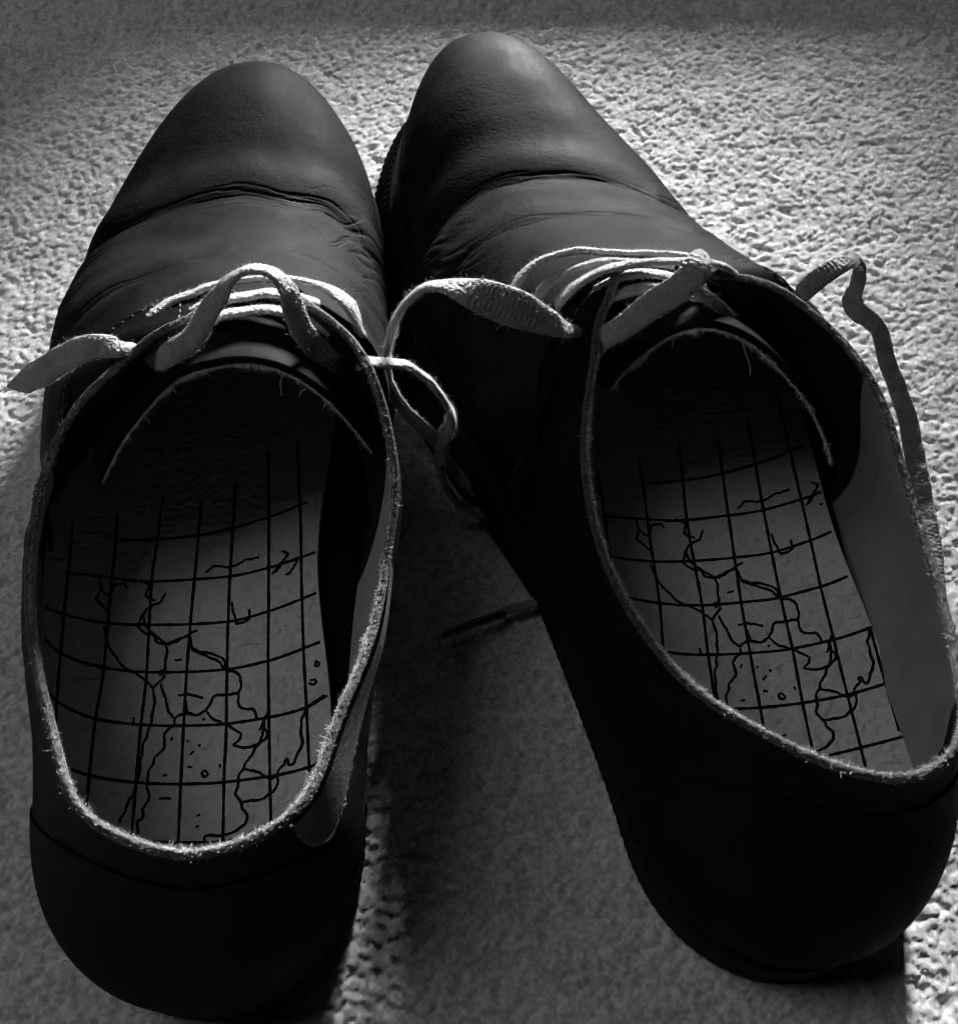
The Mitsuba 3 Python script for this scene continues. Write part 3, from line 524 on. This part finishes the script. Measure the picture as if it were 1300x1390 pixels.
    for i, q in enumerate(qs):
        sg = 1 - .26 * np.linspace(0, 1, 70)
        P, N = q.grid(sg[::-1], np.linspace(0.0, .80, 44))
        lim = np.clip(1 - ((1 - sg[::-1]) / .26) ** 3, .02, 1)
        idx = np.linspace(0, 1, 44)[None] * lim[:, None] * 43
        j0 = np.minimum(idx.astype(int), 42)
        f = (idx - j0)[..., None]
        rowi = np.arange(70)[:, None]
        G = (P + N * .0018)
        G = G[rowi, j0] * (1 - f) + G[rowi, j0 + 1] * f
        halves.append(grid_mesh(G))
    put('heel_counter', cat(halves), 'leather')

    # tongue: an arched flap under the facings, its free edge towards the opening
    E0 = np.asarray(DATA['tongue'][k], float)
    sE = np.linspace(0, 1, 180)
    ce = resample(E0, 180)[0]
    ys = .172 + last.d['yt'] * .5
    ph_ = np.linspace(.34, .66, 180)
    u0 = np.full(180, ys)
    A = last.P(u0, 1 - np.abs(ph_ - .5) * 2, np.where(ph_ > .5, 1., -1.), -.0022)
    wt = np.linspace(0, 1, 90)[None, :, None]
    slope = np.array([0, -.7, .30])
    B1 = A + np.array([0, -.012, .006])
    B2 = ce + np.array([0, .016, -.004]) + (ce - ce.mean(0)) * np.array([.10, 0, 0])
    G = A[:, None] * (1 - wt) ** 3 + 3 * B1[:, None] * wt * (1 - wt) ** 2 + 3 * B2[:, None] * wt ** 2 * (1 - wt) + ce[:, None] * wt ** 3
    N = normals(G)
    if N[..., 2].mean() < 0:
        N = -N
    rip = (meshkit.fbm(G * np.array([40, 160, 160]), 3, 33 + k) - .5) * .0012
    O, I = G + N * rip[..., None], G - N * (.0021 - .5 * rip)[..., None]
    put('tongue', grid_mesh(np.concatenate([O, (O[:, -1:] * .75 + I[:, -1:] * .25) + unit(G[:, -1:] - G[:, -3:-2]) * .0005], 1)), 'leather')
    put('tongue_lining', cat([grid_mesh(I), grid_mesh(np.stack([O[:, -1] * .6 + I[:, -1] * .4, (O[:, -1] + I[:, -1]) / 2 + unit(G[:, -1] - G[:, -4]) * .0004, I[:, -1]], 1))]), 'leather_plain')

    # insole with its printed map
    yi = np.linspace(.004, .262, 120)
    fx = np.linspace(-1, 1, 60)
    if k == 0:
        xl = PC([0, .02, .05, .09, .14, .20, .27], [-.034, -.043, -.0475, -.0525, -.053, -.045, -.022])(yi)
        xr = PC([0, .02, .05, .09, .14, .20, .27], [.012, .0215, .0252, .0232, .030, .042, .03])(yi)
    else:
        xl = PC([0, .02, .05, .09, .14, .20, .27], [-.018, -.030, -.0365, -.040, -.048, -.057, -.05])(yi)
        xr = PC([0, .02, .05, .09, .14, .20, .27], [.028, .0358, .0376, .0388, .044, .034, .01])(yi)
    mid, hw = (xl + xr) / 2, (xr - xl) / 2 * np.sqrt(np.clip(1 - np.clip((.022 - yi) / .0185, 0, 1) ** 2, .01, 1))

    def iz(x, y):
        return .0205 + .0020 * ((x - np.interp(y, yi, mid)) / .035) ** 2 + .0006 * meshkit.fbm(np.stack([x * 60, y * 60, 0 * x], -1), 2, 70 + k)

    X = mid[:, None] + hw[:, None] * fx[None]
    Y = yi[:, None] + 0 * X
    top = np.stack([X, Y, iz(X, Y)], -1)
    skirt_l, skirt_r = top[:, :1] - [0, 0, .003], top[:, -1:] - [0, 0, .003]
    put('insole', grid_mesh(np.concatenate([skirt_l, top, skirt_r], 1)), 'insole_board', smooth=40, label='pale insole printed with grid and coastlines')
    ub = np.linspace(UMIN, last.L - .02, 160)
    bed = np.stack([last.P(ub, 0 * ub, sx, -.0015) + np.array([0, 0, .0012]) for sx in (-1, 1)], 1)
    put('footbed', grid_mesh(bed), 'leather_plain', False)
    A_ = np.array(DATA['map_affine'])
    strips = []
    for name, wd in (('grid', .00046), ('coast', .00042)):
        for line in DATA['map'][name]:
            p = np.asarray(line, float)
            if k:
                p = np.c_[p, np.ones(len(p))] @ A_.T
            seg = np.r_[0, np.cumsum(np.linalg.norm(np.diff(p, axis=0), axis=1))]
            mcount = max(int(seg[-1] / .0007), 2)
            tt2 = np.linspace(0, seg[-1], mcount + 1)
            c = (PC(seg, p, axis=0) if len(p) > 2 and name == 'grid' else (lambda x_, seg=seg, p=p: np.stack([np.interp(x_, seg, p[:, i]) for i in (0, 1)], -1)))(tt2)
            if name == 'coast' and mcount > 3:
                c[1:-1] = c[1:-1] * .8 + (c[:-2] + c[2:]) * .1
                c = c + (np.stack([meshkit.fbm(np.stack([tt2 * 650, 0 * tt2 + i, 0 * tt2], -1), 2, 5) for i in (0, 1)], -1) - .5) * .0007
            tg = unit(np.gradient(c, axis=0))
            nn = np.c_[-tg[:, 1], tg[:, 0]] * (wd * (.9 + .35 * (meshkit.noise(np.stack([tt2 * 900, tt2 * 0, tt2 * 0], -1), 4) - .5)))[:, None]
            inside = np.abs(c[:, 0] - np.interp(c[:, 1], yi, mid)) < np.interp(c[:, 1], yi, hw) - .0005
            inside &= c[:, 1] > .0045
            a, b = c + nn, c - nn
            G2 = np.stack([np.c_[a, iz(a[:, 0], a[:, 1]) + .00012], np.c_[b, iz(b[:, 0], b[:, 1]) + .00012]], 1)
            run = np.flatnonzero(np.diff(np.r_[0, inside.astype(int), 0]))
            for i0, i1 in zip(run[::2], run[1::2]):
                if i1 - i0 > 1:
                    strips.append(grid_mesh(G2[i0:i1]))
    put('insole__map_print', cat(strips), 'ink', False, label='black printed map lines of coasts and grid')

    # stitching
    dash = []
    fz = []
    for item in stitches:
        if isinstance(item[0], str):
            fz.append((item[1], item[2]))
            continue
        C, M = item
        ln = np.r_[0, np.cumsum(np.linalg.norm(np.diff(C, axis=0), axis=1))]
        pos = np.arange(.0012, ln[-1] - .001, .0029)
        for p0 in pos:
            aa, bb = [np.array([np.interp(x_, ln, C[:, i]) for i in range(3)]) for x_ in (p0, p0 + .0020)]
            mm = unit(np.array([np.interp(p0, ln, M[:, i]) for i in range(3)]))
            tg = unit(bb - aa)
            sdv = np.cross(tg, mm)
            ring_ = []
            for tt3, hgt in ((0, -.0002), (.2, .0002), (.8, .0002), (1, -.0002)):
                c = aa + (bb - aa) * tt3 + mm * hgt
                ring_.append([c - sdv * .00032, c + mm * .00022, c + sdv * .00032])
            dash.append(grid_mesh(np.array(ring_)))
    put('stitching', cat(dash), 'thread', False, kind='stuff', label='rows of small dark stitches')

    # lace holes
    for i, (c, n_, tg) in enumerate(eyes):
        tor = trimesh.creation.torus(.0016, .0003, major_sections=24, minor_sections=8)
        b = np.cross(n_, tg)
        M4 = np.eye(4)
        M4[:3, :3] = np.stack([tg * 1.25, b, n_], 1)
        M4[:3, 3] = c + n_ * .0001
        tor.apply_transform(M4)
        put('eyelet' + ('' if i == 0 else '_%03d' % i), tor, 'leather_plain')

    # loose suede fibres along the rim, the tongue and the flap
    B, Dr, Ln = [], [], []
    for E, (dv, nv) in zip(rim_pts[::2], rim_dirs):
        m_ = 7000
        i = r.integers(0, len(E), m_)
        i2 = np.minimum(i + 1, len(E) - 1)
        f = r.random(m_)[:, None]
        j = np.where(r.random(m_) < .85, r.integers(5, 9, m_), r.integers(0, 9, m_))
        B.append(E[i, j] * (1 - f) + E[i2, j] * f)
        Dr.append(dv[i] * 1.0 + nv[i] * (.6 - 1.3 * j / 8)[:, None] + r.normal(size=(m_, 3)) * .55)
        clump = meshkit.noise(np.stack([i * .11, i * 0., i * 0.], -1), 3 + k)
        Ln.append((.0003 + .0010 * r.random(m_) ** 2 * (.2 + 1.3 * clump) + (r.random(m_) < .002) * .0018) * np.clip((i / 419 - .10) / .25, .25, 1))
    put('edge_fuzz', fibres(np.concatenate(B), np.concatenate(Dr), np.concatenate(Ln), .00009, 50 + k), 'suede_fibre', False, kind='stuff', label='short frayed fibres along the raw leather edge')
    B, Dr = [], []
    te = I[:, -1]
    i = r.integers(2, 178, 2400)
    f = r.random(2400)[:, None]
    cl_ = meshkit.noise(np.stack([i * .23, i * 0., i * 0.], -1), 13 + k)
    put('tongue__fringe', fibres(te[i] * (1 - f) + te[i + 1] * f, np.array([0, -1.0, -.05]) + r.normal(size=(2400, 3)) * .4, .0007 + .0022 * r.random(2400) * np.clip(cl_ - .2, 0.1, 1), .00014, 60 + k), 'suede_fibre', False, kind='stuff', label='frayed fringe under the tongue edge')
    # a few long loose threads
    for q_, (idx, dvec, L_) in enumerate(((118, (-.2, -.9, -.3), .006), (132, (-.7, -.5, -.2), .004), (60, (.2, -.9, -.4), .0022), (40, (.3, -.8, -.4), .0025)) if k == 0 else ((88, (.5, -.9, -.5), .009), (50, (-.1, -.9, -.3), .003))):
        tt4 = np.linspace(0, 1, 14)[:, None]
        c = te[idx] + L_ * (tt4 * np.array(dvec) + .35 * tt4 ** 2 * np.array([-.9 if k else .2, .1, -.3]))
        c = c + .0002 * np.sin(tt4 * 9 + np.array([0, 1, 2]))
        put('tongue__loose_thread' + ('' if q_ == 0 else '_%03d' % q_), tube(c, .00016), 'pale_thread', True)
    if fz:
        c = np.concatenate([a for a, _ in fz])
        nn = np.concatenate([b for _, b in fz])
        put('flap_fuzz', fibres(c, nn * .8 + r.normal(size=nn.shape) * .5, .0006, .0001, 70 + k), 'suede_fibre', False, kind='stuff', label='fine fuzz along the edge of the collar flap')


def tube(c, rad, n=8):
    tg = unit(np.gradient(c, axis=0))
    a = unit(np.cross(tg, [.3, .2, .9]))
    b = np.cross(tg, a)
    th = np.linspace(0, 2 * np.pi, n + 1)[:-1]
    R = np.broadcast_to(rad, (len(c),))[:, None, None]
    return grid_mesh(c[:, None] + R * (np.cos(th)[None, :, None] * a[:, None] + np.sin(th)[None, :, None] * b[:, None]), closed=True)


def lace_mesh(ctrl, seed, thick=.0015, pitch=.0004):
    """A flat woven cotton lace: control rows are x, y, z, the direction its flat side faces, and its width."""
    c = np.asarray(ctrl, float)
    s = np.r_[0, np.cumsum(np.linalg.norm(np.diff(c[:, :3], axis=0), axis=1))]
    n = max(int(s[-1] / pitch), 30)
    t = np.linspace(0, s[-1], n)
    p = CS(s, c[:, :3], axis=0)(t)
    up = unit(PC(s, c[:, 3:6], axis=0)(t))
    w = PC(s, c[:, 6])(t)
    p = p + (np.stack([meshkit.fbm(np.stack([t * 150, 0 * t + i, 0 * t], -1), 2, seed) for i in range(3)], -1) - .5) * .0008
    tg = unit(np.gradient(p, axis=0))
    side = unit(np.cross(tg, up))
    up = np.cross(side, tg)
    m = 26
    th = np.linspace(0, 2 * np.pi, m + 1)[:-1]
    cs, sn = np.cos(th), np.sin(th)
    ex = np.sign(cs) * np.abs(cs) ** .7
    ey = np.sign(sn) * np.abs(sn) ** .8 * (1 + .25 * np.abs(cs))
    wav = 1 + .05 * np.sin(t / .0011 * 2 * np.pi)
    A = (w / 2)[:, None] * ex[None]
    wv = .00018 * np.sin(t[:, None] / .0013 * 2 * np.pi + A / .0009 * np.pi) * np.sin(A / .0008 * np.pi)
    h = thick / 2 * ey[None] * wav[:, None] + wv * np.sign(ey)[None]
    cup = -.12 * A ** 2 / np.maximum((w / 2)[:, None], 1e-4)
    P = p[:, None] + side[:, None] * A[..., None] + up[:, None] * (h + cup)[..., None]
    N = unit(side[:, None] * ex[None, :, None] * .5 + up[:, None] * ey[None, :, None])
    mesh = grid_mesh(P, closed=True)
    caps = []
    for e in (0, -1):
        caps.append(trimesh.Trimesh(np.r_[P[e], [P[e].mean(0)]], [[i, (i + 1) % m, m] for i in range(m)], process=False))
    r = rng(seed + 500)
    k = int(s[-1] * 1000 * 30)
    i, j = r.integers(0, n, k), r.integers(0, m, k)
    fz = fibres(P[i, j], N[i, j] + r.normal(size=(k, 3)) * .7, .0003 + .0011 * r.random(k) ** 3, .00007, seed + 900, bend=.8)
    return cat([mesh] + caps), fz


LEFT, RIGHT = 'leather_shoe', 'leather_shoe_001'
make_shoe(0, LEFT, 'left dark leather lace-up shoe, no ribbed sole edge showing beside its toe')
make_shoe(1, RIGHT, 'right dark leather lace-up shoe, ribbed sole edge showing along its toe')
for k, key in ((0, LEFT), (1, RIGHT)):
    fuzz, count = [], {}
    for q, (kind, ctrl) in enumerate(DATA['lace'][k]):
        mesh, fz = lace_mesh(ctrl, 100 * k + q)
        nm = {'row': 'lace_row', 'bow': 'lace_bow', 'loop': 'lace_loop', 'end': 'lace_end'}[kind]
        i = count.get(nm, 0)
        count[nm] = i + 1
        obj(key + '__' + nm + ('' if i == 0 else '_%03d' % i), mesh, 'cotton', smooth=True)
        fuzz.append(fz)
    obj(key + '__lace_fuzz', cat(fuzz), 'cotton_fibre', kind='stuff', label='fine cotton fibres standing off the laces')
obj(RIGHT + '__aglet', tube(resample(np.asarray(DATA['aglet'])[:, :3], 20)[0], .0013, 12), 'aglet_plastic', smooth=40, label='stiff dark lace tip lying on the carpet')
